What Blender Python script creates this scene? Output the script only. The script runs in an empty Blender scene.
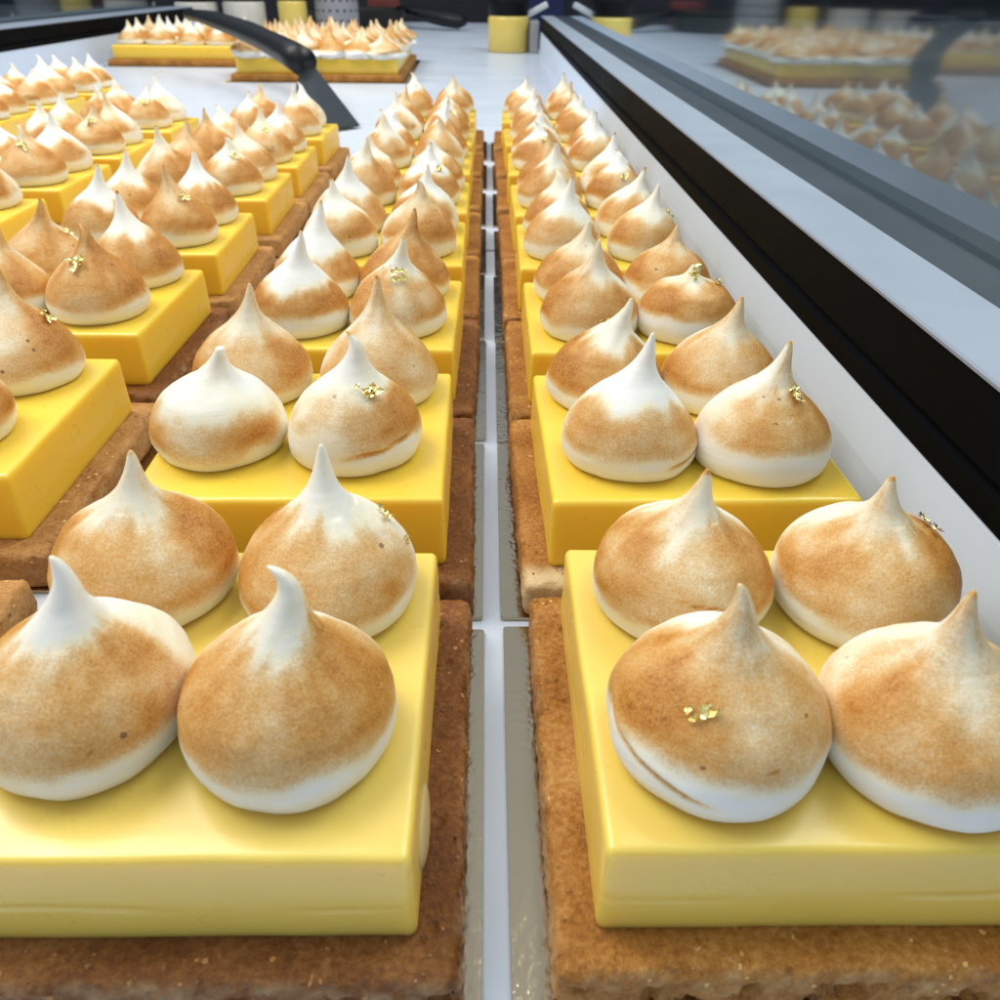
import bpy, bmesh, math, random
import numpy as np
from mathutils import Vector, Matrix, noise

random.seed(11)
S = bpy.context.scene
COL = S.collection
MM = 0.001

# ------------------------------------------------------------------ helpers
def link(name, me, mat=None, parent=None):
    o = bpy.data.objects.new(name, me)
    COL.objects.link(o)
    if mat is not None:
        me.materials.append(mat)
    if parent is not None:
        o.parent = parent
    return o

def empty(name, loc=(0, 0, 0), rz=0.0):
    o = bpy.data.objects.new(name, None)
    o.empty_display_size = 0.01
    COL.objects.link(o)
    o.location = [c * MM for c in loc]
    o.rotation_euler = (0, 0, rz)
    return o

def tag(o, label=None, cat=None, group=None, kind=None):
    if label: o['label'] = label
    if cat: o['category'] = cat
    if group: o['group'] = group
    if kind: o['kind'] = kind
    return o

def mesh_from(name, V, F, smooth=True):
    me = bpy.data.meshes.new(name)
    me.from_pydata([(x * MM, y * MM, z * MM) for x, y, z in V], [], F)
    if smooth:
        me.polygons.foreach_set('use_smooth', [True] * len(me.polygons))
    me.update()
    return me

def box_mesh(name, x0, x1, y0, y1, z0, z1, bev=0.0, seg=2):
    bm = bmesh.new()
    bmesh.ops.create_cube(bm, size=1)
    for v in bm.verts:
        v.co = Vector(((x0 + x1) / 2 + v.co.x * (x1 - x0), (y0 + y1) / 2 + v.co.y * (y1 - y0),
                       (z0 + z1) / 2 + v.co.z * (z1 - z0))) * MM
    if bev:
        bmesh.ops.bevel(bm, geom=bm.edges[:], offset=bev * MM, segments=seg, profile=0.5, affect='EDGES')
    me = bpy.data.meshes.new(name)
    bm.to_mesh(me); bm.free()
    return me

def fb(x, y, z, o=3):
    """fractal noise about -1..1"""
    return noise.fractal(Vector((x, y, z)), 1.0, 2.0, o)

def sstep(a, b, x):
    t = min(1.0, max(0.0, (x - a) / (b - a)))
    return t * t * (3 - 2 * t)

def rr_outline(w, d, r, n, nc):
    """rounded rectangle outline, n points per side, nc per corner"""
    r = max(r, 0.05)
    pts = []
    hw, hd = w / 2, d / 2
    cs = [(hw - r, hd - r, 0), (-hw + r, hd - r, 90), (-hw + r, -hd + r, 180), (hw - r, -hd + r, 270)]
    for k, (cx, cy, a0) in enumerate(cs):
        for i in range(nc + 1):
            a = math.radians(a0 + 90 * i / nc)
            pts.append((cx + r * math.cos(a), cy + r * math.sin(a)))
        nx, ny, a1 = cs[(k + 1) % 4]
        a = math.radians(a0 + 90)
        p0 = (cx + r * math.cos(a), cy + r * math.sin(a))
        p1 = (nx + r * math.cos(a), ny + r * math.sin(a))
        for i in range(1, n):
            t = i / n
            pts.append((p0[0] + (p1[0] - p0[0]) * t, p0[1] + (p1[1] - p0[1]) * t))
    return pts

def slab(w, d, rc, levels, n, nc, warp=None):
    """closed slab built from rounded-rectangle loops; levels = (inset, z)"""
    V, F = [], []
    m = None
    for ins, z in levels:
        o = rr_outline(w - 2 * ins, d - 2 * ins, max(rc - ins, min(rc, 0.5)), n, nc)
        m = len(o)
        V += [(x, y, z) for x, y in o]
    L = len(levels)
    for l in range(L - 1):
        for i in range(m):
            j = (i + 1) % m
            F.append((l * m + i, l * m + j, (l + 1) * m + j, (l + 1) * m + i))
    V.append((0, 0, levels[-1][1])); c = len(V) - 1
    F += [((L - 1) * m + i, (L - 1) * m + (i + 1) % m, c) for i in range(m)]
    F.append(tuple(reversed(range(m))))
    if warp:
        V = [warp(*v) for v in V]
    return V, F

# ------------------------------------------------------------------ materials
def new_mat(name):
    m = bpy.data.materials.new(name); m.use_nodes = True
    nt = m.node_tree
    b = nt.nodes['Principled BSDF']
    return m, nt, b

def N(nt, t, **kw):
    n = nt.nodes.new(t)
    for k, v in kw.items():
        if k in n.inputs: n.inputs[k].default_value = v
        else: setattr(n, k, v)
    return n

def ramp(nt, stops, src=None):
    r = nt.nodes.new('ShaderNodeValToRGB')
    e = r.color_ramp.elements
    e[0].position, e[0].color = stops[0][0], (*stops[0][1], 1)
    e[1].position, e[1].color = stops[-1][0], (*stops[-1][1], 1)
    for p, c in stops[1:-1]:
        q = e.new(p); q.color = (*c, 1)
    if src is not None: nt.links.new(src, r.inputs[0])
    return r

def math_node(nt, op, a, b=None, clamp=False):
    n = nt.nodes.new('ShaderNodeMath'); n.operation = op; n.use_clamp = clamp
    for i, v in enumerate((a, b)):
        if v is None: continue
        if isinstance(v, (int, float)): n.inputs[i].default_value = v
        else: nt.links.new(v, n.inputs[i])
    return n.outputs[0]

def coords(nt, scale=(1, 1, 1), kind='Object', rnd=True):
    tc = nt.nodes.new('ShaderNodeTexCoord')
    mp = nt.nodes.new('ShaderNodeMapping')
    mp.inputs['Scale'].default_value = scale
    nt.links.new(tc.outputs[kind], mp.inputs[0])
    if rnd:
        oi = nt.nodes.new('ShaderNodeObjectInfo')
        cv = nt.nodes.new('ShaderNodeVectorMath'); cv.operation = 'SCALE'
        cv.inputs[0].default_value = (7.3, 3.1, 5.7)
        nt.links.new(oi.outputs['Random'], cv.inputs['Scale'])
        nt.links.new(cv.outputs[0], mp.inputs['Location'])
    return mp.outputs[0]

def noise_tex(nt, vec, scale, detail=4, rough=0.55):
    n = N(nt, 'ShaderNodeTexNoise', Scale=scale, Detail=detail, Roughness=rough)
    nt.links.new(vec, n.inputs['Vector'])
    return n.outputs['Fac']

def bump(nt, b, h, dist, strength=1.0, prev=None):
    n = N(nt, 'ShaderNodeBump', Strength=strength, Distance=dist)
    nt.links.new(h, n.inputs['Height'])
    if prev is not None: nt.links.new(prev, n.inputs['Normal'])
    if b is not None: nt.links.new(n.outputs[0], b.inputs['Normal'])
    return n.outputs[0]

def mat_meringue():
    m, nt, b = new_mat('torched_meringue')
    at = N(nt, 'ShaderNodeAttribute', attribute_name='toast')
    v = coords(nt)
    vs = coords(nt, (0.5, 0.5, 2.0))
    n1 = noise_tex(nt, vs, 130, 5, 0.6)
    n2 = noise_tex(nt, v, 2600, 2, 0.75)
    n3 = noise_tex(nt, v, 700, 3, 0.65)
    t = at.outputs['Fac']
    d1 = math_node(nt, 'MULTIPLY', math_node(nt, 'SUBTRACT', n1, 0.5), 0.32)
    d2 = math_node(nt, 'MULTIPLY', math_node(nt, 'SUBTRACT', n2, 0.5), 0.66)
    d3 = math_node(nt, 'MULTIPLY', math_node(nt, 'SUBTRACT', n3, 0.5), 0.30)
    d = math_node(nt, 'ADD', math_node(nt, 'ADD', d1, d2), d3)
    # noise acts only where there is some toast
    k = math_node(nt, 'MINIMUM', math_node(nt, 'MULTIPLY', t, 2.6), 1.0)
    s = math_node(nt, 'ADD', t, math_node(nt, 'MULTIPLY', d, k), clamp=True)
    r = ramp(nt, [(0.0, (0.84, 0.82, 0.77)), (0.13, (0.84, 0.765, 0.58)), (0.32, (0.73, 0.515, 0.265)),
                  (0.54, (0.645, 0.355, 0.110)), (0.78, (0.52, 0.215, 0.032)), (0.93, (0.30, 0.105, 0.018)), (1.0, (0.10, 0.032, 0.008))], s)
    # scorched specks
    vo = N(nt, 'ShaderNodeTexVoronoi', Scale=210.0)
    nt.links.new(v, vo.inputs['Vector'])
    sp = math_node(nt, 'LESS_THAN', vo.outputs['Distance'], 0.10)
    sel = math_node(nt, 'GREATER_THAN', noise_tex(nt, v, 95, 1), 0.60)
    sp = math_node(nt, 'MULTIPLY', math_node(nt, 'MULTIPLY', sp, sel), math_node(nt, 'MULTIPLY', k, 0.75))
    mx = N(nt, 'ShaderNodeMixRGB'); mx.inputs[2].default_value = (0.14, 0.055, 0.018, 1)
    nt.links.new(sp, mx.inputs[0]); nt.links.new(r.outputs[0], mx.inputs[1])
    nt.links.new(mx.outputs[0], b.inputs['Base Color'])
    b.inputs['Subsurface Weight'].default_value = 0.30
    b.inputs['Subsurface Radius'].default_value = (1.0, 0.85, 0.65)
    b.inputs['Subsurface Scale'].default_value = 0.0022
    b.inputs['Roughness'].default_value = 0.52
    b.inputs['Specular IOR Level'].default_value = 0.32
    # fine sugar grain (stronger where toasted) over soft piping ridges
    hs = math_node(nt, 'MULTIPLY', n2, math_node(nt, 'ADD', math_node(nt, 'MULTIPLY', k, 0.85), 0.12))
    p = bump(nt, None, hs, 0.00013, 0.85)
    vr = coords(nt, (0.35, 0.35, 2.4))
    bump(nt, b, noise_tex(nt, vr, 170, 3, 0.5), 0.0007, 0.34, p)
    return m

def mat_curd(name, c1, c2):
    m, nt, b = new_mat(name)
    v = coords(nt)
    n1 = noise_tex(nt, v, 14, 2, 0.5)
    r = ramp(nt, [(0.3, c1), (0.7, c2)], n1)
    nt.links.new(r.outputs[0], b.inputs['Base Color'])
    b.inputs['Subsurface Weight'].default_value = 0.6
    b.inputs['Coat Weight'].default_value = 0.18
    b.inputs['Coat Roughness'].default_value = 0.2
    b.inputs['Subsurface Radius'].default_value = (1.0, 0.62, 0.10)
    b.inputs['Subsurface Scale'].default_value = 0.006
    n2 = noise_tex(nt, v, 160, 3)
    rr = ramp(nt, [(0.3, (0.26,) * 3), (0.75, (0.40,) * 3)], n2)
    nt.links.new(rr.outputs[0], b.inputs['Roughness'])
    b.inputs['Specular IOR Level'].default_value = 0.7
    p = bump(nt, None, noise_tex(nt, v, 900, 2), 0.00006, 0.25)
    vs = coords(nt, (0.25, 0.25, 3.0))
    bump(nt, b, noise_tex(nt, vs, 90, 2), 0.0004, 0.18, p)
    return m

def mat_crust(name, dark, mid, light):
    m, nt, b = new_mat(name)
    v = coords(nt)
    n1 = noise_tex(nt, v, 75, 6, 0.6)
    n2 = noise_tex(nt, v, 1000, 4, 0.75)
    mixf = math_node(nt, 'ADD', math_node(nt, 'MULTIPLY', n1, 0.45), math_node(nt, 'MULTIPLY', n2, 0.55))
    r = ramp(nt, [(0.32, dark), (0.50, mid), (0.70, light)], mixf)
    at = N(nt, 'ShaderNodeAttribute', attribute_name='pale')
    mx = N(nt, 'ShaderNodeMixRGB'); mx.inputs[2].default_value = (0.72, 0.52, 0.27, 1)
    nt.links.new(at.outputs['Fac'], mx.inputs[0]); nt.links.new(r.outputs[0], mx.inputs[1])
    # pale sugar / flour grains and dark pores
    vo = N(nt, 'ShaderNodeTexVoronoi', Scale=520.0)
    nt.links.new(v, vo.inputs['Vector'])
    g = math_node(nt, 'MULTIPLY', math_node(nt, 'LESS_THAN', vo.outputs['Distance'], 0.22),
                  math_node(nt, 'GREATER_THAN', noise_tex(nt, v, 260, 2), 0.60))
    mg = N(nt, 'ShaderNodeMixRGB'); mg.inputs[2].default_value = (*[min(1, c * 1.9 + 0.05) for c in light], 1)
    nt.links.new(math_node(nt, 'MULTIPLY', g, 0.6), mg.inputs[0]); nt.links.new(mx.outputs[0], mg.inputs[1])
    nt.links.new(mg.outputs[0], b.inputs['Base Color'])
    b.inputs['Roughness'].default_value = 0.48
    b.inputs['Specular IOR Level'].default_value = 0.30
    vp_ = N(nt, 'ShaderNodeTexVoronoi', Scale=330.0)
    nt.links.new(v, vp_.inputs['Vector'])
    pore = math_node(nt, 'MULTIPLY', math_node(nt, 'SUBTRACT', 0.30, vp_.outputs['Distance'], clamp=True),
                     math_node(nt, 'GREATER_THAN', noise_tex(nt, v, 170, 2), 0.54))
    h = math_node(nt, 'SUBTRACT', math_node(nt, 'ADD', math_node(nt, 'MULTIPLY', n1, 0.9), math_node(nt, 'MULTIPLY', n2, 0.55)), math_node(nt, 'MULTIPLY', pore, 3.2))
    bump(nt, b, h, 0.0011, 0.75)
    return m

def mat_gold_board():
    m, nt, b = new_mat('gold_card')
    v = coords(nt)
    b.inputs['Base Color'].default_value = (0.46, 0.37, 0.245, 1)
    b.inputs['Metallic'].default_value = 1.0
    b.inputs['Roughness'].default_value = 0.17
    vo = N(nt, 'ShaderNodeTexVoronoi', Scale=800.0); vo.feature = 'SMOOTH_F1'
    nt.links.new(v, vo.inputs['Vector'])
    h = math_node(nt, 'ADD', vo.outputs['Distance'], noise_tex(nt, v, 500, 4))
    mk = ramp(nt, [(0.40, (0.12,) * 3), (0.66, (1.0,) * 3)], noise_tex(nt, v, 34, 2))
    bump(nt, b, math_node(nt, 'MULTIPLY', h, mk.outputs[0]), 0.0004, 0.34)
    return m

def mat_simple(name, col, rough=0.5, metal=0.0, nscale=None, namp=0.12, bmp=0.0, spec=0.5, rnd=False):
    m, nt, b = new_mat(name)
    b.inputs['Base Color'].default_value = (*col, 1)
    b.inputs['Roughness'].default_value = rough
    b.inputs['Metallic'].default_value = metal
    b.inputs['Specular IOR Level'].default_value = spec
    if nscale:
        v = coords(nt, rnd=rnd)
        n = noise_tex(nt, v, nscale, 5, 0.6)
        r = ramp(nt, [(0.3, tuple(c * (1 - namp) for c in col)), (0.7, tuple(min(1, c * (1 + namp)) for c in col))], n)
        nt.links.new(r.outputs[0], b.inputs['Base Color'])
        rr = ramp(nt, [(0.3, (max(0, rough - 0.04),) * 3), (0.7, (min(1, rough + 0.04),) * 3)], n)
        nt.links.new(rr.outputs[0], b.inputs['Roughness'])
        if bmp: bump(nt, b, n, bmp, 0.5)
    return m

def mat_glass():
    m = bpy.data.materials.new('display_glass'); m.use_nodes = True
    nt = m.node_tree; nt.nodes.clear()
    out = nt.nodes.new('ShaderNodeOutputMaterial')
    tr = N(nt, 'ShaderNodeBsdfTransparent'); tr.inputs[0].default_value = (0.76, 0.81, 0.81, 1)
    gl = N(nt, 'ShaderNodeBsdfGlossy'); gl.inputs['Color'].default_value = (0.88, 0.95, 1.0, 1); gl.inputs['Roughness'].default_value = 0.05
    fr = N(nt, 'ShaderNodeFresnel', IOR=1.52)
    # the pane mirrors on its near face only; the far face lets light straight through
    ge = nt.nodes.new('ShaderNodeNewGeometry')
    k = math_node(nt, 'MULTIPLY', math_node(nt, 'MULTIPLY', fr.outputs[0], 2.0, clamp=True), math_node(nt, 'SUBTRACT', 1.0, ge.outputs['Backfacing']))
    mx = nt.nodes.new('ShaderNodeMixShader')
    nt.links.new(k, mx.inputs[0]); nt.links.new(tr.outputs[0], mx.inputs[1]); nt.links.new(gl.outputs[0], mx.inputs[2])
    nt.links.new(mx.outputs[0], out.inputs[0])
    return m

M = dict(
    meringue=mat_meringue(), curd=mat_curd('lemon_curd', (0.86, 0.565, 0.042), (0.885, 0.61, 0.062)),
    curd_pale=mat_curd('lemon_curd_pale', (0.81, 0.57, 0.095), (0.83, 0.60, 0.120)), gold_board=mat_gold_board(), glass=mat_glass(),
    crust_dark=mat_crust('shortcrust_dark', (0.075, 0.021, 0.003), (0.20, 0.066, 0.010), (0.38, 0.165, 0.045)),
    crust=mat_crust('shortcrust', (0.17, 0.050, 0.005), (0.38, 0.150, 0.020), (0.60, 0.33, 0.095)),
    crust_pale=mat_crust('shortcrust_blond', (0.26, 0.10, 0.024), (0.48, 0.235, 0.068), (0.66, 0.41, 0.17)),
    leaf=mat_simple('gold_leaf', (1.0, 0.76, 0.32), 0.18, 1.0, 900, 0.15, 0.0004),
    white=mat_simple('white_laminate', (0.62, 0.675, 0.765), 0.32, 0, 14, 0.02),
    drip=mat_simple('pale_cream', (0.56, 0.43, 0.20), 0.4),
    upstand=mat_simple('white_upstand', (0.64, 0.72, 0.84), 0.4, 0, 14, 0.015),
    seam=mat_simple('seam_filler', (0.12, 0.14, 0.18), 0.7),
    ledge=mat_simple('pale_aluminium', (0.285, 0.325, 0.39), 0.5, 0.0, 30, 0.04, spec=0.35),
    black=mat_simple('black_trim', (0.0028, 0.0032, 0.0038), 0.6, 0, 20, 0.2, spec=0.04),
    black_plastic=mat_simple('black_plastic', (0.006, 0.0065, 0.0075), 0.40, 0, 60, 0.2, spec=0.35),
    veil_sill=mat_simple('blue_grey_veil_sill', (0.042, 0.052, 0.064), 0.5, 0.0, 30, 0.08, spec=0.3),
    steel=mat_simple('brushed_steel', (0.085, 0.092, 0.088), 0.34, 1.0, 60, 0.12),
    lid=mat_simple('black_lid', (0.005, 0.005, 0.006), 0.5, spec=0.15),
    jar_yellow=mat_simple('jar_of_curd', (0.74, 0.55, 0.13), 0.22, 0, 25, 0.05),
    jar_pale=mat_simple('jar_label', (0.62, 0.58, 0.50), 0.4, 0, 40, 0.08),
    jar_dark=mat_simple('jar_print', (0.10, 0.09, 0.08), 0.5),
    grey=mat_simple('grey_enamel', (0.28, 0.28, 0.29), 0.45, 0, 20, 0.05),
    hinge=mat_simple('pale_plastic', (0.50, 0.52, 0.55), 0.4),
    navy=mat_simple('navy_cloth', (0.008, 0.016, 0.075), 0.8, 0, 10, 0.2),
    dark_wall=mat_simple('dark_back_wall', (0.018, 0.019, 0.026), 0.8, 0, 3, 0.3),
    red=mat_simple('dull_red_cloth', (0.16, 0.03, 0.025), 0.8, 0, 20, 0.2),
    olive=mat_simple('dark_iron', (0.022, 0.021, 0.014), 0.5, 0.3, 20, 0.3),
    floor=mat_simple('grey_paving', (0.30, 0.36, 0.44), 0.8, 0, 2, 0.2),
)

# ------------------------------------------------------------------ meringue
PROF_BALL = [(12.4, 0), (13.7, .7), (14.5, 2.2), (14.9, 4.4), (14.75, 7.0), (13.9, 9.6), (12.4, 12.0), (10.2, 14.2),
             (8.0, 15.9), (5.9, 17.4), (4.2, 19.0), (2.75, 20.8), (1.8, 22.9), (1.15, 25.0), (0.72, 26.7), (0.36, 27.7), (0, 28)]
PROF_CONE = [(12.2, 0), (13.5, .7), (14.3, 2.2), (14.5, 4.2), (13.9, 6.6), (12.7, 9.0), (11.0, 11.4), (9.0, 13.8),
             (6.7, 16.1), (4.6, 18.2), (3.1, 20.2), (2.1, 22.2), (1.4, 24.2), (0.9, 26.0), (0.55, 27.2), (0.28, 27.85), (0, 28)]

def prof_at(t, cone):
    n = len(PROF_BALL) - 1
    f = t * n
    def g(P):
        i = min(int(f), n - 1); u = f - i
        p0 = P[max(i - 1, 0)]; p1 = P[i]; p2 = P[i + 1]; p3 = P[min(i + 2, n)]
        def cr(a, b, c, d):
            return 0.5 * (2 * b + (c - a) * u + (2 * a - 5 * b + 4 * c - d) * u * u + (3 * b - a - 3 * c + d) * u ** 3)
        return max(0.0, cr(p0[0], p1[0], p2[0], p3[0])), cr(p0[1], p1[1], p2[1], p3[1])
    a, b = g(PROF_BALL), g(PROF_CONE)
    return a[0] * (1 - cone) + b[0] * cone, a[1] * (1 - cone) + b[1] * cone

def meringue_mesh(seed, tip=(0, 0), H=28.0, cone=0.4, R=14.8, tipw=0.6, az=-1.6, hi=14.0, lo=4.2, amt=0.62,
                  curl=0.0, cam=2.6, marks=(), scorch=0.3, crease=None, nseg=40, nring=30, stub=0.0, rough=0.0):
    """kiss-shaped piped meringue; writes a per-vertex 'toast' amount (how long the torch dwelt there)"""
    V, F, T = [], [], []
    k = R / 14.8
    sx = seed * 1.731
    top = 1.0 - 0.16 * stub
    for j in range(nring + 1):
        t = (j / nring) * top
        r, h = prof_at(t, cone)
        hn = h / 28.0
        z = h if h < 13 else 13 + (h - 13) * (H - 13) / 15.0
        for i in range(nseg):
            a = 2 * math.pi * i / nseg
            ca, sa = math.cos(a), math.sin(a)
            w = 1 + 0.055 * fb(ca * 0.8 + sx, sa * 0.8, hn * 1.2 + sx) * (1 if hn < .6 else .6)
            w += 0.012 * fb(ca * 2.2 + sx, sa * 2.2, hn * 9.0)
            if rough:
                w += rough * fb(ca * 1.6 + sx, sa * 1.6, hn * 4.0 + sx, 4)
            rr = r * k * w
            if crease and hn < .6:
                da = (a - crease[0] + math.pi) % (2 * math.pi) - math.pi
                hc = crease[1] + crease[3] * da
                g = math.exp(-((z - hc) / 0.55) ** 2) * sstep(crease[2], crease[2] * .35, abs(da))
                lip = math.exp(-((z - hc - 1.0) / 0.8) ** 2) * sstep(crease[2], crease[2] * .35, abs(da))
                rr += -0.75 * g + 0.45 * lip
            else:
                g = 0
            b = sstep(0.40, 1.0, hn)
            bx = tip[0] * (b ** 1.3); by = tip[1] * (b ** 1.3)
            dz = 0
            if curl:
                c = max(0.0, (hn - .80) / .20)
                bx += math.cos(curl) * cam * c ** 2; by += math.sin(curl) * cam * c ** 2
                dz = -0.4 * cam * c ** 2
            lump = 0.35 * fb(ca * 1.5 + sx, sa * 1.5, z * .12) if 2 < z < 18 else 0
            x, y, zz = rr * ca + bx, rr * sa + by, z + dz + lump
            V.append((x, y, max(zz, -0.2)))
            # --- toast
            nl = fb(ca * 0.9 + sx + 9, sa * 0.9 + 3, hn * 2.0 + sx, 3)
            n2 = fb(ca * 2.4 + sx + 4, sa * 2.4, hn * 5.0 + 7, 3)
            lo_ = lo + 2.4 * nl + 0.5 * n2
            v = sstep(lo_ - .4, lo_ + 3.6, h)
            hi_ = hi + 3.2 * fb(ca * .8 - sx, sa * .8, 2.1) + 1.2 * n2
            neck = sstep(hi_, hi_ + 4.5, h)
            v *= 1 - neck * tipw
            ds = math.cos(a - az)
            v *= 0.16 + 0.84 * sstep(-0.92, -0.05, ds + 0.5 * nl)
            v *= 0.80 + 0.50 * ca * ca * sstep(3, 7, h)
            v *= amt * (1.0 + 0.22 * n2 + 0.45 * nl + 0.25 * fb(ca * 1.3 - sx, sa * 1.3 + 5, hn * 6 + sx, 2))
            v = min(v, 0.78)
            for (ma, mh, ml, ms) in marks:
                da = (a - ma + math.pi) % (2 * math.pi) - math.pi
                if abs(da) < ml:
                    v = max(v, 0.86 * math.exp(-((h - mh - ms * da) / 0.30) ** 2) * (1 - (da / ml) ** 2))
            if hn > .93: v = max(v, scorch * sstep(.945, .99, hn))
            if crease: v = max(v, 0.75 * g)
            T.append(max(0.0, min(1.0, v)))
    n = nseg
    for j in range(nring):
        for i in range(n):
            i2 = (i + 1) % n
            F.append((j * n + i, j * n + i2, (j + 1) * n + i2, (j + 1) * n + i))
    if stub:
        V.append((tip[0], tip[1], V[-1][2] - 0.9)); T.append(0.1)
    else:
        V.append((sum(v[0] for v in V[-n:]) / n, sum(v[1] for v in V[-n:]) / n, V[-1][2] + .02)); T.append(scorch)
    c = len(V) - 1
    F += [(nring * n + i, nring * n + (i + 1) % n, c) for i in range(n)]
    F.append(tuple(reversed(range(n))))
    me = mesh_from('meringue', V, F)
    at = me.attributes.new('toast', 'FLOAT', 'POINT')
    at.data.foreach_set('value', T)
    me.materials.append(M['meringue'])
    return me, (V, n)

def gold_mesh(seed, size):
    """a scrap of torn, crumpled gold leaf standing off the surface (local z = outwards)"""
    rnd = random.Random(seed)
    V, F = [], []
    for k in range(rnd.choice((6, 7, 8))):
        cx, cy = rnd.uniform(-.8, .8) * size, rnd.uniform(-.55, .55) * size
        n = 4
        s = size * rnd.uniform(.24, .55)
        ang = rnd.uniform(0, 6.28)
        base = len(V)
        tilt = rnd.uniform(.2, 1.0)
        for i in range(n):
            for j in range(n):
                u, v = (i / (n - 1) - .5) * s * 1.6, (j / (n - 1) - .5) * s
                u += rnd.uniform(-.18, .18) * s; v += rnd.uniform(-.18, .18) * s
                x = cx + u * math.cos(ang) - v * math.sin(ang)
                y = cy + u * math.sin(ang) + v * math.cos(ang)
                z = 0.12 * size + abs(u) * tilt + rnd.uniform(-.16, .24) * s
                V.append((x, y, max(z, -.05)))
        for i in range(n - 1):
            for j in range(n - 1):
                a = base + i * n + j
                F.append((a, a + 1, a + n + 1)); F.append((a, a + n + 1, a + n))
    return mesh_from('gold_leaf', V, F, smooth=False)

# ------------------------------------------------------------------ curd / crust / card
def curd_mesh(seed, n, crack=False, chip=False):
    def warp(x, y, z):
        q = (z - 9.8) / 16.2
        x2 = x * (1 + 0.010 * (1 - q)) + 0.16 * fb(y * .06 + seed, x * .01, z * .05)
        y2 = y * (1 + 0.010 * (1 - q)) + 0.16 * fb(x * .06 + seed, 5.1, z * .05)
        z2 = z + (0.10 * fb(x * .05 + seed, y * .05, 2.0) if z > 20 else 0)
        if crack and z < 24:
            hc = 16.6 + 1.5 * fb(x * .06 + seed, y * .09, 1.0)
            g = math.exp(-((z - hc) / 0.36) ** 2) * 0.85 * sstep(-.35, .15, fb(x * .05 + seed, y * .05, 7.7, 2))
            l = math.hypot(x, y)
            x2 -= x / l * 0.30 * g; y2 -= y / l * 0.30 * g
        return x2, y2, z2
    lv = [(0.5, 9.8), (0.15, 10.3), (0.05, 11.2)]
    zs = np.linspace(12, 24.4, 26 if crack else 9)
    lv += [(0.0, float(z)) for z in zs]
    lv += [(0.04, 24.9), (0.18, 25.4), (0.45, 25.78), (0.85, 25.96), (1.5, 26.02)]
    lv += [(i, 26.0) for i in (4, 8, 13, 19, 25, 29)]
    V, F = slab(64.2, 63.2, 1.2, lv, n, 5, warp)
    return mesh_from('curd', V, F)

def crust_mesh(seed, n, w=76.0, d=76.0, pale=False, rough=1.0, front_pits=False):
    P = []
    def warp(x, y, z):
        l = max(abs(x) / (w / 2), abs(y) / (d / 2))
        edge = sstep(.90, 1.0, l)
        nx, ny = (1 if x > 0 else -1) * (abs(x) / (w / 2) > .97), (1 if y > 0 else -1) * (abs(y) / (d / 2) > .97)
        a = fb(x * .22 + seed, y * .22, z * .30, 4) * 0.42 + fb(x * 1.1 + seed, y * 1.1, z * 1.1, 3) * 0.40
        if front_pits and z < 7.5 and ny < 0:
            p = fb(x * .22 + seed, z * .30, 3.3, 3)
            a -= 2.4 * sstep(.12, .45, p)
        zz = z
        if z > 7:
            zz += 0.20 * rough * fb(x * .35 + seed, y * .35, 4.0, 4) + 0.18 * rough * fb(x * 1.3, y * 1.3 + seed, 1.0, 2)
        x2, y2 = x + nx * a * rough, y + ny * a * rough
        pv = 0.42 * sstep(.965, 1.0, l) * max(0.0, .25 + fb(x * .35 + seed, y * .35, z * .4, 4)) * sstep(3, 7, z)
        if pale:
            pv = sstep(0.75, 0.93, -y / (d / 2) + 0.10 * fb(x * .12, y * .12, seed)) * sstep(1.5, 4.5, z)
        P.append(pv)
        return x2, y2, zz
    lv = [(0.9, 1.05), (0.35, 1.6), (0.1, 2.6), (0, 3.6), (0.05, 4.6), (0, 5.6), (0.02, 6.6), (0.1, 7.5), (0.15, 8.4), (0.4, 9.1), (0.75, 9.6), (1.3, 9.88)]
    lv += [(i, 9.95) for i in (2.8, 3.5, 4.3, 5.1, 6.0, 7.5, 10, 16)]
    V, F = slab(w, d, 2.2, lv, n, 4, warp)
    # loose crumbs baked on to the rim
    rnd = random.Random(seed)
    for _ in range(int(46 * rough)):
        s = rnd.choice((-1, 1)); u = rnd.uniform(-.97, .97); q = rnd.uniform(.87, .985)
        if rnd.random() < .5: cx, cy = u * w / 2, s * q * d / 2
        else: cx, cy = s * q * w / 2, u * d / 2
        r = rnd.uniform(.18, .45) * (1.25 if front_pits else 1)
        b = len(V)
        for dx, dy, dz in ((1, 0, 0), (-1, 0, 0), (0, 1, 0), (0, -1, 0), (0, 0, 1), (0, 0, -1)):
            q2 = r * rnd.uniform(.6, 1.2)
            V.append((cx + dx * q2, cy + dy * q2, 10.0 + dz * q2 * .75)); P.append(rnd.uniform(0, .4))
        for f in ((0, 2, 4), (2, 1, 4), (1, 3, 4), (3, 0, 4), (2, 0, 5), (1, 2, 5), (3, 1, 5), (0, 3, 5)):
            F.append(tuple(b + i for i in f))
    me = mesh_from('crust', V, F)
    for pl in me.polygons:
        if len(pl.vertices) == 3 and pl.index > len(F) - 1 - 8 * int(46 * rough): pl.use_smooth = False
    at = me.attributes.new('pale', 'FLOAT', 'POINT')
    at.data.foreach_set('value', P[:len(V)])
    return me

def board_mesh(w, d):
    V, F = slab(w, d, 0.6, [(0.05, 0.02), (0, 0.1), (0, 0.85), (0.06, 0.95)] + [(i, 0.96) for i in (2, 8, 20)], 6, 2)
    me = mesh_from('gold_board', V, F, smooth=False)
    return me

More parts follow.
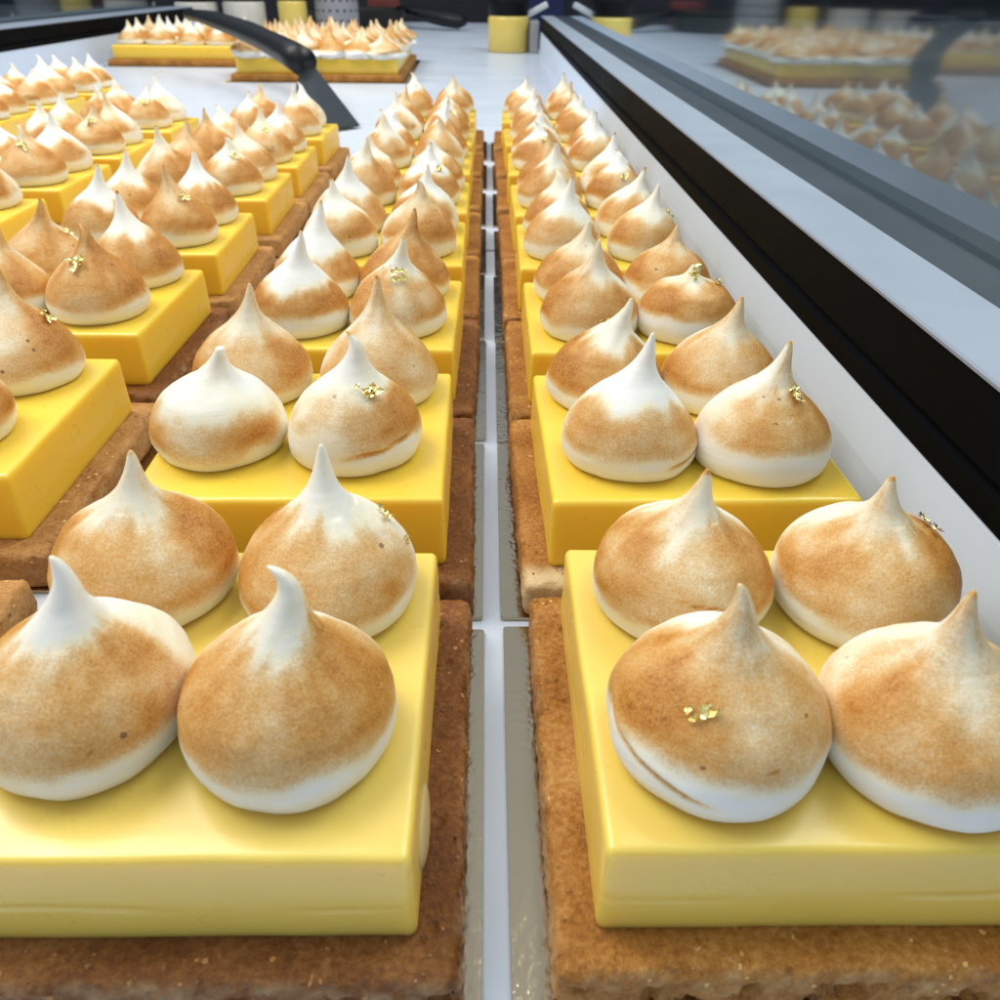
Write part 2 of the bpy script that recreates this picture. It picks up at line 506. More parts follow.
# ------------------------------------------------------------------ rows of tarts
ORD = ['front', 'second', 'third', 'fourth', 'fifth', 'sixth', 'seventh', 'eighth']
ROWS = {   # curd right edge x(y), front edge y of every curd
    'R': dict(x=lambda y: (78.6 if y < 100 else 77.0) - 0.004 * (y - 60), y=[61.6, 141.0, 218.6, 297, 375, 462, 552, 645],
              where='row along the right white wall', crust='crust'),
    'L1': dict(x=lambda y: -9.4, y=[60.7, 141, 220.5, 300, 379, 464, 553, 650],
               where='row just left of the central gap', crust='crust_dark'),
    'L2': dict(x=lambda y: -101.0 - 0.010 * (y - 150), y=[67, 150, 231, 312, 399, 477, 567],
               where='second row left of the central gap', crust='crust_pale'),
    'L3': dict(x=lambda y: -203.0 - 0.016 * (y - 250), y=[254, 336, 417, 498, 590],
               where='third row left of the central gap', crust='crust_pale'),
    'L4': dict(x=lambda y: -334.0, y=[535, 616, 698, 779],
               where='farthest left row', crust='crust'),
}
# hand set meringues: order front-left, front-right, back-left, back-right
HAND = {
 ('L1', 0): [
    dict(pos=(-55.3, 82.3), tip=(2.6, 0.9), cone=.12, tipw=.95, hi=15.5, lo=4.4, amt=.58, az=-2.25, curl=3.0, cam=1.6, scorch=.15, H=29, seed=1, marks=((-1.1, 8.2, .16, 3.0),)),
    dict(pos=(-27.0, 80.0), tip=(3.2, 1.6), cone=.10, tipw=.82, hi=16.0, lo=4.6, amt=.54, az=-1.4, curl=3.14, cam=3.2, scorch=.05, H=29.5, seed=2, marks=((-.25, 9.0, .12, 4.0), (-2.75, 10.4, .05, 0))),
    dict(pos=(-57.4, 112.3), tip=(2.0, 0.6), cone=.15, tipw=.75, hi=14.5, lo=3.2, amt=.56, az=-1.2, scorch=.35, seed=3, H=27),
    dict(pos=(-26.4, 110.6), tip=(0.6, 2.6), cone=.15, tipw=.88, hi=15.5, lo=2.6, amt=.58, az=-2.9, scorch=.1, seed=4)],
 ('R', 0): [
    dict(pos=(31.3, 79.1), tip=(0.8, -0.4), cone=.12, tipw=.42, hi=15.5, lo=5.8, amt=.54, az=-1.7, curl=2.8, cam=1.2, scorch=.3, seed=5, marks=((-1.35, 9.6, .14, -1.5),), crease=(3.75, 6.2, .9, -3.0)),
    dict(pos=(60.2, 77.6), tip=(-1.4, -0.4), cone=.16, tipw=.55, hi=15.0, lo=5.2, amt=.58, az=-1.4, scorch=.6, seed=66),
    dict(pos=(32.5, 109.4), tip=(1.6, 0.0), cone=.16, tipw=.70, hi=15.0, lo=3.6, amt=.56, az=-2.0, scorch=.75, seed=57, marks=((-1.5, 9.6, .5, -2.4),), H=26),
    dict(pos=(63.2, 108.8), tip=(-0.6, -0.4), cone=.18, tipw=.62, hi=15.5, lo=4.6, amt=.60, az=-1.0, scorch=.6, seed=8, H=25.5)],
 ('L1', 1): [
    dict(pos=(-59.4, 164.4), tip=(3.4, -0.4), cone=.50, tipw=.85, hi=10.0, lo=1.6, amt=.50, az=-2.3, seed=9, H=24.5, stub=1.0, scorch=.4),
    dict(pos=(-29.0, 162.5), tip=(2.2, 0.6), cone=.42, tipw=.9, hi=13.0, lo=5.0, amt=.60, az=0.4, scorch=.6, curl=2.8, seed=10, crease=(-0.9, 6.4, 1.0, 1.6)),
    dict(pos=(-59.0, 193.5), tip=(2.6, -0.4), cone=.5, tipw=.6, hi=14.0, lo=2.6, amt=.54, az=-2.0, scorch=.3, seed=11, H=27.5),
    dict(pos=(-27.2, 193.0), tip=(0.8, 2.6), cone=.65, tipw=.3, hi=14.0, lo=3.0, amt=.46, az=-1.0, scorch=.7, seed=12, H=29)],
 ('R', 1): [
    dict(pos=(31.2, 160.4), tip=(3.0, 1.0), cone=.62, tipw=1.0, hi=11.8, lo=4.6, amt=.58, az=-1.4, scorch=.05, seed=63, crease=(-0.7, 4.2, .6, 1.2)),
    dict(pos=(59.4, 158.8), tip=(2.6, 0), cone=.52, tipw=.45, hi=15.0, lo=6.0, amt=.60, az=-0.3, scorch=.6, seed=14, H=27.5),
    dict(pos=(29.5, 191.0), tip=(4.6, -1.0), cone=.8, tipw=.85, hi=13.5, lo=3.4, amt=.66, az=-2.2, scorch=.2, seed=15, H=25.5),
    dict(pos=(58.0, 190.0), tip=(2.1, -1.0), cone=.6, tipw=.6, hi=14.0, lo=4.5, amt=.62, az=-1.6, scorch=.6, seed=16, H=26.5)],
 ('R', 2): [
    dict(pos=(30.4, 237), tip=(1.3, -1.0), cone=.7, tipw=.7, hi=13.5, lo=3.8, amt=.62, az=-2.2, scorch=.2, seed=17, H=27),
    dict(pos=(59.0, 236), tip=(0.4, 0), cone=.4, tipw=.8, hi=14.0, lo=5.5, amt=.66, az=-1.6, scorch=.1, seed=18, H=20),
    dict(pos=(30.2, 267), tip=(1.8, 0), cone=.75, tipw=.7, hi=13.5, lo=4, amt=.62, az=-2.2, scorch=.1, seed=19, H=24.5),
    dict(pos=(59.0, 266), tip=(1.0, 0), cone=.65, tipw=.5, hi=14, lo=5, amt=.6, az=-2, scorch=.4, seed=20, H=23.5)],
 ('L1', 2): [
    dict(pos=(-56.1, 239), tip=(3.2, 0), cone=.6, tipw=1.0, hi=11.5, lo=4.0, amt=.66, az=-1.3, scorch=.3, seed=21),
    dict(pos=(-26.9, 239), tip=(3.1, -1), cone=.6, tipw=.85, hi=13.5, lo=4.0, amt=.58, az=-1.0, scorch=.4, seed=22, H=27),
    dict(pos=(-56.1, 270), tip=(3.3, 2), cone=.7, tipw=1.0, hi=11.0, lo=4.5, amt=.62, az=-1.0, scorch=.5, seed=23, H=29),
    dict(pos=(-26.9, 270), tip=(4.0, -1), cone=.75, tipw=.15, hi=14, lo=3.0, amt=.64, az=-1.2, scorch=.85, seed=24, H=27.5)],
 ('L2', 1): [
    dict(pos=(-148.5, 169), tip=(0, 0), cone=.3, seed=25), dict(pos=(-122, 168), tip=(0, 0), cone=.3, seed=26, amt=.6, lo=3, hi=14),
    dict(pos=(-150, 200), tip=(0, 2), cone=.4, seed=27),
    dict(pos=(-119.5, 200), tip=(-0.6, 2.5), cone=.55, tipw=.4, hi=14, lo=2.8, amt=.52, az=-.6, scorch=.8, seed=28, H=28.5)],
 ('L2', 2): [
    dict(pos=(-149, 250), tip=(3, 3), cone=.5, seed=29, tipw=.2, scorch=.9, curl=2.6),
    dict(pos=(-119.5, 249), tip=(0.8, 0.5), cone=.45, tipw=.05, hi=14, lo=4.2, amt=.64, az=-.6, scorch=.9, curl=2.5, seed=30),
    dict(pos=(-149, 281), tip=(3.8, -1), cone=.6, tipw=.2, hi=14, lo=3.5, amt=.66, scorch=.85, seed=31, H=27),
    dict(pos=(-119.5, 281), tip=(-1.6, 2.0), cone=.5, tipw=.95, hi=13.5, lo=4, amt=.72, az=-.8, scorch=.9, seed=32, H=29)],
 ('L2', 3): [
    dict(pos=(-150, 331), cone=.5, tip=(3, 1), seed=33, tipw=1, hi=12),
    dict(pos=(-120.6, 331), cone=.6, tip=(-1.7, 0.7), seed=34, tipw=.35, amt=.66, scorch=.7),
    dict(pos=(-150, 362), cone=.6, tip=(2, 1), seed=35, tipw=.9),
    dict(pos=(-120.6, 362), cone=.6, tip=(0, 2), seed=36, tipw=1.0, hi=12, amt=.70, az=-.9)],
}

def rand_params(rnd, row):
    return dict(tip=(rnd.uniform(-1.5, 4.0) if row in ('R', 'L1') else rnd.uniform(-3, 3), rnd.uniform(-1.5, 2.5)),
                cone=rnd.uniform(.35, .85), tipw=rnd.choice((1, 1, .95, .85, .75, .5, .9)), hi=rnd.uniform(11.5, 15), lo=rnd.uniform(3, 5.2),
                amt=rnd.uniform(.54, .72), az=rnd.uniform(-3.0, -.2), scorch=rnd.choice((.1, .4, .7, .95)),
                H=rnd.uniform(24.5, 29.5), R=rnd.uniform(13.7, 15.3), curl=rnd.choice((0, 0, 0, 2.5, 3.4)),
                crease=rnd.choice((None, (rnd.uniform(-2.4, -.6), rnd.uniform(5, 10), rnd.uniform(.6, 1.2), rnd.uniform(-2.5, 2.5)))))

# gold leaf: (row, tart, meringue) -> list of (azimuth, height, size)
GOLD = {
 ('L1', 0, 0): [(3.75, 12.5, 2.6)], ('L1', 0, 3): [(0.35, 14.6, 1.9), (0.1, 11.0, 1.0)],
 ('L1', 1, 1): [(-1.0, 16.6, 2.6)], ('L1', 2, 1): [(-1.2, 17.0, 2.6)],
 ('R', 0, 0): [(-2.1, 14.2, 2.0)], ('R', 0, 3): [(0.15, 15.4, 2.3)],
 ('R', 1, 1): [(-0.9, 16.8, 2.6)], ('R', 2, 1): [(-1.1, 17.8, 3.2), (0.2, 13.5, 2.6)], ('R', 2, 0): [(-1.3, 6.5, 2.2)],
 ('L2', 2, 1): [(-1.75, 16.8, 3.6)], ('L2', 1, 3): [(0.25, 15.0, 2.6)], ('L2', 2, 2): [(0.3, 15.0, 2.2)],
 ('L2', 3, 1): [(-0.6, 16.5, 2.6)], ('L2', 4, 1): [(-0.9, 17, 2.6)], ('L2', 5, 1): [(-1.2, 17, 2.6)],
 ('L3', 2, 1): [(-1.3, 17, 3.0)], ('L3', 3, 1): [(-1.2, 16, 3.2)], ('L3', 4, 1): [(-1.2, 15, 3.4)],
 ('R', 3, 1): [(0.3, 14, 2.4)], ('R', 4, 1): [(-1.3, 14, 2.4)], ('R', 5, 0): [(-1.4, 15, 2.4)], ('R', 7, 1): [(0.6, 14, 2.6)],
 ('L1', 4, 1): [(-0.9, 15, 2.8)], ('L1', 6, 1): [(-0.9, 15, 2.8)], ('L4', 1, 1): [(-1.2, 15, 3.0)],
}

LABEL = {
 ('R', 0): 'lemon meringue tart nearest the viewer in the row along the right white wall',
 ('L1', 0): 'lemon meringue tart nearest the viewer in the row just left of the central gap',
 ('R', 1): 'lemon meringue tart with pale crust corner, second from front along the right white wall',
 ('L1', 1): 'lemon meringue tart with a hollow-tipped cream meringue, second from front left of the gap',
 ('L2', 0): 'tart showing only its crust corner, left of the nearest lemon meringue tart',
 ('L2', 2): 'lemon meringue tart with a large gold flake, left of the hollow-tipped meringue',
}
TARTG = 'small square lemon meringue tarts in rows'
BOARDG = 'gold cake boards under the small tarts'
proto_board = board_mesh(84.6, 76.6)
proto_board.materials.append(M['gold_board'])
crust_low = {}
curd_low = {}
rng = random.Random(5)
seed_ctr = 100
for row, rd in ROWS.items():
    for i, yf in enumerate(rd['y']):
        rnd = random.Random(hash((len(row), ord(row[0]), ord(row[-1]), i)) & 0xffff)
        xr = rd['x'](yf)
        cx, cy = xr - 31.8, yf + 31.2
        near = (row in ('R', 'L1') and i < 3) or (row == 'L2' and i < 4)
        front = row in ('R', 'L1') and i == 0
        rz = rnd.uniform(-.020, .020) if i else 0
        root = empty('lemon_meringue_tart', (cx, cy, 0), rz)
        lab = LABEL.get((row, i)) or 'lemon meringue tart, %s from front in the %s' % (ORD[i], rd['where'])
        tag(root, lab, 'tart', TARTG)
        inv = Matrix.Rotation(-rz, 3, 'Z')
        # crust
        ck = rd['crust']
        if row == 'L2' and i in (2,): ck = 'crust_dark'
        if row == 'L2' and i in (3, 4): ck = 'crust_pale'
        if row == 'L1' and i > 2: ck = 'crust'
        if near:
            cme = crust_mesh(seed_ctr + i * 3.3, 96 if front else 56, pale=(row == 'R' and i == 1), rough=1.0, front_pits=front)
        else:
            if ck not in crust_low: crust_low[ck] = crust_mesh(77.7, 26, rough=.9)
            cme = crust_low[ck]
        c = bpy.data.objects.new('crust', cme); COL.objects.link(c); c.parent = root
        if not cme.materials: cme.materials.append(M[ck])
        if row == 'L2' and not near: pass
        # curd
        if near:
            qme = curd_mesh(seed_ctr * .7 + i, 30, crack=front)
        else:
            v = i % 3
            if v not in curd_low: curd_low[v] = curd_mesh(3.3 + v, 16)
            qme = curd_low[v]
        q = bpy.data.objects.new('curd', qme); COL.objects.link(q); q.parent = root
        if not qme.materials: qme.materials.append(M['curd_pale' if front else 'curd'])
        if row == 'L1' and i == 0:
            dv, df = [], []
            for q in range(13):
                ph = math.pi * q / 12
                dv += [(1.0 * math.sin(ph) * math.cos(t * math.pi / 10), 5.5 * math.sin(ph) * math.sin(t * math.pi / 10) * (1.15 - .3 * math.cos(ph)), 4.2 - 4.4 * math.cos(ph)) for t in range(20)]
            df = [(q * 20 + t, q * 20 + (t + 1) % 20, (q + 1) * 20 + (t + 1) % 20, (q + 1) * 20 + t) for q in range(12) for t in range(20)]
            dr = link('curd_drip', mesh_from('curd_drip', dv, df), M['drip'], root)
            dr.location = (32.3 * MM, -18.5 * MM, 9.7 * MM)
        # meringues
        hand = HAND.get((row, i))
        for k in range(4):
            p = rand_params(rnd, row)
            if row in ('L3', 'L4') or (row == 'L2' and i > 3): p['R'] *= 1.07
            pos = (cx + ((-14.9, 14.9)[k % 2] + (-2.4 if row in ('L2', 'L3') else 0)) + rnd.uniform(-.8, .8), yf + (19, 49)[k // 2] + rnd.uniform(-.8, .8))
            if hand:
                h = dict(hand[k]); pos = h.pop('pos')
                for dk, dv in (('tipw', .7), ('hi', 13.5), ('lo', 4), ('amt', .6), ('az', -1.4), ('scorch', .4), ('H', 28), ('R', 14.8), ('curl', 0)):
                    h.setdefault(dk, dv)
                p = h
            sd = p.pop('seed', seed_ctr + k * 1.37)
            big = front
            me, _ = meringue_mesh(sd, nseg=120 if big else (56 if near else 28), nring=96 if big else (44 if near else 24), **p)
            mo = bpy.data.objects.new('meringue', me); COL.objects.link(mo); mo.parent = root
            lp = inv @ Vector((pos[0] - cx, pos[1] - cy, 0))
            mo.location = (lp.x * MM, lp.y * MM, 25.95 * MM)
            for (ga, gh, gs) in GOLD.get((row, i, k), []):
                # seat the flake on the meringue's own surface
                best, bn = None, None
                bd = 1e9
                for vv in me.vertices:
                    ax = math.atan2(vv.co.y, vv.co.x)
                    da = (ax - ga + math.pi) % (2 * math.pi) - math.pi
                    dd = (da * 9) ** 2 + (vv.co.z / MM - gh) ** 2
                    if dd < bd: bd, best, bn = dd, vv.co.copy(), vv.normal.copy()
                g = bpy.data.objects.new('gold_leaf', gold_mesh(int(sd * 100 + gh * 10), gs)); COL.objects.link(g)
                g.data.materials.append(M['leaf'])
                g.parent = mo
                g.location = best
                g.rotation_mode = 'QUATERNION'
                g.rotation_quaternion = bn.to_track_quat('Z', 'Y')
        seed_ctr += 7
        # card under the tart
        b = bpy.data.objects.new('gold_board', proto_board); COL.objects.link(b)
        bx = {'R': 3.5 + 42.3, 'L1': -0.4 - 42.3}.get(row, xr + 10 - 42.3)
        b.location = ((bx + (rnd.uniform(-.7, .7) if i else 0)) * MM, (yf + 31.2) * MM, 0.02 * MM)
        b.rotation_euler = (0, 0, rnd.uniform(-.002, .002) if i else 0)
        tag(b, 'gold card under the %s tart in the %s' % ('first' if i == 0 else ORD[i], rd['where']), 'cake board', BOARDG)

# ------------------------------------------------------------------ big slab tarts at the back
def big_tart(label, cx, cy, w, d, nx, ny, rz, messy):
    root = empty('slab_tart', (cx, cy, 0), rz)
    tag(root, label, 'tart', 'large slab tarts at the back')
    V, F = slab(w + 14, d + 14, 3, [(0.5, 1.0), (0, 1.6), (0.1, 4), (0, 7), (.5, 8.6), (1.6, 9)] + [(5, 9), (30, 9)], 40, 4,
                lambda x, y, z: (x + .5 * fb(x * .2, y * .2, z), y + .5 * fb(x * .2, y * .2, z + 5), z))
    me = mesh_from('crust', V, F); link('crust', me, M['crust'], root)
    V, F = slab(w, d, 3, [(0.5, 8.9), (0, 10), (0, 16), (0, 24), (.4, 25.6), (1.4, 26)] + [(8, 26), (40, 26)], 20, 4,
                lambda x, y, z: (x + .5 * fb(x * .03, y * .03, z * .05), y + .5 * fb(x * .03, y * .03, 5), z))
    me = mesh_from('curd', V, F); link('curd', me, M['curd'], root)
    V, F = slab(w + 26, d + 22, 1, [(0, 0.02), (0, .95), (4, .96), (40, .96)], 6, 2)
    me = mesh_from('gold_board', V, F, False); link('gold_board', me, M['gold_board'], root)
    rnd = random.Random(int(cx))
    px, py = w / nx, d / ny
    for j in range(ny):
        for i in range(nx):
            p = rand_params(rnd, 'S')
            p['R'] = min(px, py) * rnd.uniform(.47, .53) if not messy else min(px, py) * rnd.uniform(.52, .62)
            p['H'] = rnd.uniform(29, 34)
            p['curl'] = 0
            if messy: p.update(rough=.30, cone=rnd.uniform(.15, .8), tipw=rnd.choice((.2, .6, .4)), lo=rnd.uniform(5, 8), amt=rnd.uniform(.45, .7), R=min(px, py) * rnd.uniform(.6, .8), H=rnd.uniform(27, 36))
            me, _ = meringue_mesh(rnd.uniform(0, 99), nseg=26, nring=24, **p)
            o = bpy.data.objects.new('meringue', me); COL.objects.link(o); o.parent = root
            o.location = ((-w / 2 + (i + .5) * px + rnd.uniform(-2, 2)) * MM, (-d / 2 + (j + .5) * py + rnd.uniform(-2, 2)) * MM, 25.8 * MM)
    return root
big_tart('large square lemon meringue tart at the back left, in front of the left end wall', -441, 1404, 168, 180, 4, 4, .012, False)
big_tart('large lemon meringue slab with ragged swirled meringue, behind the black handled spatula', -212, 1288, 196, 300, 6, 9, .02, True)

# ------------------------------------------------------------------ display case
X_R, Y0, Y1 = 88.5, -160.0, 1700.0
# counter planks
ct = empty('counter_top', (-235, 1000, 0))
tag(ct, 'white planked counter top carrying all the tarts', 'counter')
seams = [-160, 10, 412, 812, 1205, 1660, 2080, 2620]
for a, b in zip(seams[:-1], seams[1:]):
    me = box_mesh('plank', -560 + 235, 93 + 235, a + 1.6 - 1000, b - 1.6 - 1000, -18, 0, .5, 2)
    link('plank', me, M['white'], ct)
me = box_mesh('plank_backing', -560 + 235, 93 + 235, -160 - 1000, 2620 - 1000, -30, -18.1)
link('plank_backing', me, M['seam'], ct)

def extrude_profile(name, prof, y0, y1, n=1):
    """closed x,z profile extruded along y"""
    V, F = [], []
    m = len(prof)
    for k in range(n + 1):
        y = y0 + (y1 - y0) * k / n
        V += [(x, y, z) for x, z in prof]
    for k in range(n):
        for i in range(m):
            j = (i + 1) % m
            F.append((k * m + i, (k + 1) * m + i, (k + 1) * m + j, k * m + j))
    F.append(tuple(range(m))); F.append(tuple(reversed(range(n * m, n * m + m))))
    me = mesh_from(name, V, F, smooth=False)
    bm = bmesh.new(); bm.from_mesh(me); bmesh.ops.recalc_face_normals(bm, faces=bm.faces[:])
    bm.to_mesh(me); bm.free()
    return me

def case_side(label, x, s, y0, y1, lw, gk):
    """s=+1: side on the right of the counter; profile points are x offsets outwards"""
    root = empty('display_case_side', (x, 0, 0))
    tag(root, label, 'display case', 'sides of the display case')
    P = lambda pts: [(s * a, z) for a, z in pts]
    link('white_upstand', extrude_profile('white_upstand', P([(0, .05), (.2, 20), (1.2, 32.6), (1.6, 33.2), (9, 33.2), (9, .05)]), y0, y1), M['upstand'], root)
    link('black_band', extrude_profile('black_band', P([(1.2, 33.3), (.6, 34), (.6, 38.6), (2.4, 39.2), (2.4, 40.4), (1.5, 41), (1.9, 55.2), (9, 55.2), (9, 33.3)]), y0, y1), M['black'], root)
    link('ledge', extrude_profile('ledge', P([(1.0, 55.3), (.9, 56.0), (1.3, 56.5), (lw, 56.5), (lw, 52), (9.2, 52), (9.2, 55.3)]), y0, y1), M['ledge'], root)
    g0 = lw + gk
    if gk: link('veil_sill', box_mesh('veil_sill', min(s * (lw + .05), s * (g0 + 900)), max(s * (lw + .05), s * (g0 + 900)), y0, y1, 52, 56.3), M['veil_sill'], root)  # strip up to the glass, plus an added outer sill that brightens the pane
    link('glass_pane', box_mesh('glass_pane', min(s * g0, s * (g0 + 6)), max(s * g0, s * (g0 + 6)), y0 + 20, y1 - 30, 56.6, 420, .6, 1), M['glass'], root)
    link('outer_panel', box_mesh('outer_panel', min(s * 9.3, s * (lw + 8)), max(s * 9.3, s * (lw + 8)), y0, y1, -700, 51.9), M['grey'], root)
    return root
case_side('right side of the display case, white upstand, black band, pale ledge and reflecting glass', X_R, 1, Y0, 1600, 21.5, 14)
case_side('left side of the display case, black band and pale ledge beyond the farthest tarts', -556, -1, Y0, 1820, 46, 14)

# small hinge bracket and grey block where the right side ends
hb = empty('hinge_bracket', (74, 1648, 0)); tag(hb, 'grey bracket with pale hinge at the far end of the right side wall', 'bracket')
link('bracket_block', box_mesh('bracket_block', -2, 13, -40, 40, .1, 48, 1.5), M['grey'], hb)
bm = bmesh.new()
me = box_mesh('hinge_arm', -24, 24, -6, 6, -5, 5, 2)
ha = link('hinge_arm', me, M['hinge'], hb); ha.location = (.006, -.01, .062); ha.rotation_euler = (0, -.45, 0)

# ------------------------------------------------------------------ jars, canister, pan
def lathe(name, prof, n=40):
    V, F = [], []
    for r, z in prof:
        V += [(r * math.cos(2 * math.pi * i / n), r * math.sin(2 * math.pi * i / n), z) for i in range(n)]
    for k in range(len(prof) - 1):
        for i in range(n):
            j = (i + 1) % n
            F.append((k * n + i, k * n + j, (k + 1) * n + j, (k + 1) * n + i))
    F.append(tuple(reversed(range(n)))); F.append(tuple(range((len(prof) - 1) * n, len(prof) * n)))
    return mesh_from(name, V, F)

def jar(label, x, y, r, h, body, lidh=20, group=None, printed=False):
    root = empty('jar', (x, y, 0)); tag(root, label, 'jar', group)
    link('jar_body', lathe('jar_body', [(r * .92, .1), (r, 2.5), (r, h * .9), (r * .97, h * .96), (r * .86, h)]), M[body], root)
    link('lid', lathe('lid', [(r * .93, h + .1), (r * .98, h + .8), (r * .98, h + lidh - 2), (r * .93, h + lidh)]), M['lid'], root)
    return root
jar('yellow jar of lemon curd with black lid at the far end of the gap', 35.5, 1640, 35, 56, 'jar_yellow', 30)
jar('yellow jar with black lid beside the perforated grey canister', -398, 1960, 29, 66, 'jar_yellow', 22, 'jars behind the slab tarts')
jar('pale labelled jar with black lid, between another pale jar and the small yellow jar', -497, 1965, 42, 64, 'jar_pale', 24, 'jars behind the slab tarts')
jar('pale labelled jar with black lid, farthest left behind the slab tarts', -594, 1965, 42, 62, 'jar_pale', 24, 'jars behind the slab tarts')
# the printed marks on the pale jar are too blurred to read: a few short strokes
can = empty('canister', (-312, 1985, 0)); tag(can, 'grey metal canister with punched holes behind the ragged slab tart', 'canister')
link('canister_body', lathe('canister_body', [(42, .1), (44, 2), (44, 138), (42, 140)]), M['grey'], can)
V, F = [], []
for k in range(6):
    for q in range(9):
        a = -math.pi / 2 + (q - 4) * .34 + (.17 if k % 2 else 0)
        z = 30 + k * 18
        c = Vector((44.15 * math.cos(a), 44.15 * math.sin(a), z)); tx = Vector((-math.sin(a), math.cos(a), 0))
        b0 = len(V)
        for t in range(10):
            p = c + tx * 2.6 * math.cos(t * .6283) + Vector((0, 0, 2.6 * math.sin(t * .6283)))
            V.append(tuple(p))
        F.append(tuple(b0 + t for t in range(10)))
link('hole_rows', mesh_from('hole_rows', V, F, False), M['lid'], can)

pan = empty('frying_pan', (-330, 2330, 0)); tag(pan, 'dark iron pan with black handle lying behind the slab tarts', 'pan')
link('pan_body', lathe('pan_body', [(100, .2), (120, 4), (135, 40), (138, 41), (134, 39), (118, 6), (4, 5)]), M['olive'], pan)

def tube(name, pts, radii, n=14, flat=1.0):
    V, F = [], []
    P = [Vector(p) for p in pts]
    for k, p in enumerate(P):
        t = (P[min(k + 1, len(P) - 1)] - P[max(k - 1, 0)]).normalized()
        u = t.cross(Vector((0, 0, 1))).normalized(); w = u.cross(t)
        for i in range(n):
            a = 2 * math.pi * i / n
            V.append(tuple(p + u * math.cos(a) * radii[k] + w * math.sin(a) * radii[k] * flat))
    for k in range(len(P) - 1):
        for i in range(n):
            j = (i + 1) % n
            F.append((k * n + i, (k + 1) * n + i, (k + 1) * n + j, k * n + j))
    F.append(tuple(range(n))); F.append(tuple(reversed(range((len(P) - 1) * n, len(P) * n))))
    me = mesh_from(name, V, F)
    bm = bmesh.new(); bm.from_mesh(me); bmesh.ops.recalc_face_normals(bm, faces=bm.faces[:]); bm.to_mesh(me); bm.free()
    return me
link('pan_handle', tube('pan_handle', [(110, 10, 40), (150, -20, 38), (185, -50, 30), (225, -70, 24), (262, -85, 20), (276, -92, 19)], [8, 14, 20, 23, 22, 12], 16, .75), M['black_plastic'], pan)
rc = tag(link('folded_cloth', box_mesh('folded_cloth', -40, 40, -25, 25, 0, 60, 8, 3), M['red']), 'dull red folded cloth standing behind the pan', 'cloth')
rc.location = (-.270, 2.500, .0002)
nc = tag(link('blue_apron', box_mesh('blue_apron', -85, 85, -15, 15, -300, 420, 12, 3), M['navy']), 'dark blue apron hanging beyond the hinge bracket', 'apron')
nc.location = (.190, 2.66, 0.0)

# ------------------------------------------------------------------ spatula
sp = empty('spatula', (-150, 790, 0)); tag(sp, 'black handled metal spatula leaning on the ragged slab tart', 'spatula')
def rel(p): return (p[0] + 150, p[1] - 790, p[2])
hp = [(-383, 1226, 67.5), (-352, 1185, 66.5), (-327, 1150, 64.6), (-296, 1105, 61.0), (-265, 1060, 56.6), (-238, 1013, 52.6), (-214, 970, 48.5), (-194, 932, 45.0), (-178, 900, 41.7)]
rad = [6.4, 8.0, 10.2, 10.8, 12.0, 11.8, 12.8, 13.6, 13.8]
link('handle', tube('handle', [rel(p) for p in hp], rad, 18, .95), M['black_plastic'], sp)
bl = [(-180.3, 897, 36.5), (-167.3, 897, 37.3), (-112.0, 784, 2.2), (-141.0, 752, 2.2), (-154.0, 766, 5.0), (-168.0, 800, 14.0), (-177.0, 850, 26.0)]
V = [rel(p) for p in bl] + [rel((p[0] + .25, p[1] + .6, p[2] + 1.2)) for p in bl]
n = len(bl)
F = [tuple(range(n)), tuple(reversed(range(n, 2 * n)))] + [(i, (i + 1) % n, n + (i + 1) % n, n + i) for i in range(n)]
me = mesh_from('blade', V, F, False)
bm = bmesh.new(); bm.from_mesh(me); bmesh.ops.recalc_face_normals(bm, faces=bm.faces[:]); bm.to_mesh(me); bm.free()
link('blade', me, M['steel'], sp)

# ------------------------------------------------------------------ surroundings that the photo shows a sliver of
tag(link('back_wall', box_mesh('back_wall', -2200, 2200, 2900, 2960, -900, 1100), M['dark_wall']), kind='structure')
tag(link('floor', box_mesh('floor', -4000, 4000, -2500, 5000, -960, -900), M['floor']), kind='structure')

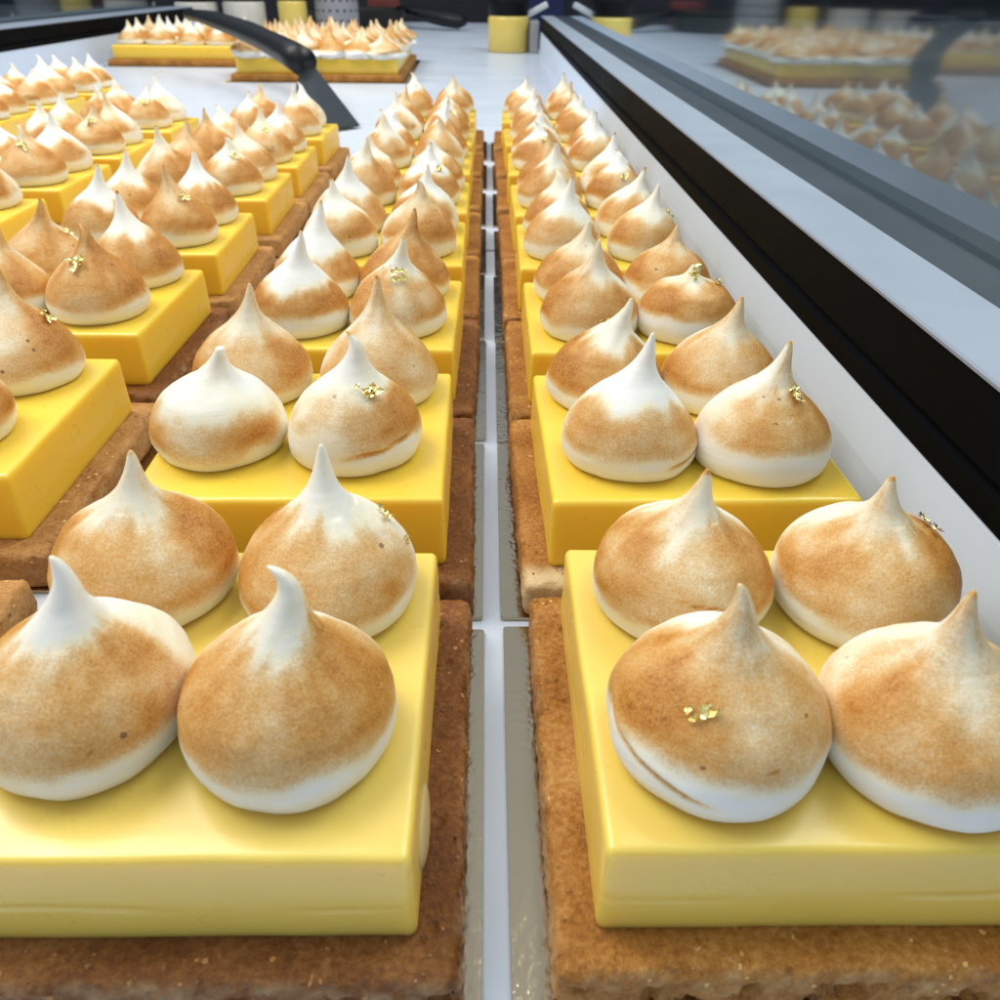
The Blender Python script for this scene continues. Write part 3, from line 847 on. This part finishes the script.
# ------------------------------------------------------------------ light
W = bpy.data.worlds.new('World'); S.world = W; W.use_nodes = True
nt = W.node_tree; bg = nt.nodes['Background']
tc = N(nt, 'ShaderNodeTexCoord'); sx = N(nt, 'ShaderNodeSeparateXYZ')
nt.links.new(tc.outputs['Generated'], sx.inputs[0])
r = ramp(nt, [(0.0, (0.16, 0.18, 0.21)), (0.10, (0.30, 0.35, 0.42)), (0.45, (0.66, 0.80, 1.0)), (1.0, (0.82, 0.92, 1.0))], sx.outputs['Z'])
nt.links.new(r.outputs[0], bg.inputs[0]); bg.inputs[1].default_value = 0.72

def area(name, loc, target, size, power, col):
    l = bpy.data.lights.new(name, 'AREA'); l.shape = 'RECTANGLE'; l.size, l.size_y = size
    l.energy = power; l.color = col
    o = bpy.data.objects.new(name, l); COL.objects.link(o)
    o.location = loc
    o.rotation_euler = (Vector(target) - Vector(loc)).to_track_quat('-Z', 'Y').to_euler()
    return o
area('added_area_light', (-0.85, 0.62, 1.35), (-0.10, 0.35, 0), (1.0, 0.9), 24.0, (1.0, 0.96, 0.89))  # unseen area lights added on both sides for soft overhead light
area('added_area_light', (0.80, 0.75, 1.35), (-0.02, 0.35, 0), (0.8, 0.9), 21.0, (1.0, 0.96, 0.89))

# ------------------------------------------------------------------ camera
cam = bpy.data.cameras.new('Camera'); co = bpy.data.objects.new('Camera', cam); COL.objects.link(co)
Fp = 825.0; vp = (488.0, -27.0); roll = 0.013
rv = Vector(((vp[0] - 500) / Fp, (vp[1] - 500) / Fp, 1)).normalized()
hv = Vector((1, roll, 0)); hv = (hv - rv * hv.dot(rv)).normalized()
uv = hv.cross(rv)
right = Vector((hv.x, rv.x, uv.x)); down = Vector((hv.y, rv.y, uv.y)); fwd = Vector((hv.z, rv.z, uv.z))
mt = Matrix((( right.x, -down.x, -fwd.x, 0), (right.y, -down.y, -fwd.y, 0), (right.z, -down.z, -fwd.z, 116 * MM), (0, 0, 0, 1)))
co.matrix_world = mt
cam.sensor_width = 36; cam.lens = 36 * Fp / 1000
cam.clip_start = 0.005; cam.clip_end = 50
cam.dof.use_dof = True; cam.dof.focus_distance = 0.17; cam.dof.aperture_fstop = 40
S.camera = co
S.view_settings.view_transform = 'Standard'; S.view_settings.look = 'None'
S.view_settings.exposure = 0.07; S.view_settings.gamma = 1
S.render.engine = 'CYCLES'
S.cycles.use_denoising = True
S.cycles.max_bounces = 10; S.cycles.transparent_max_bounces = 12
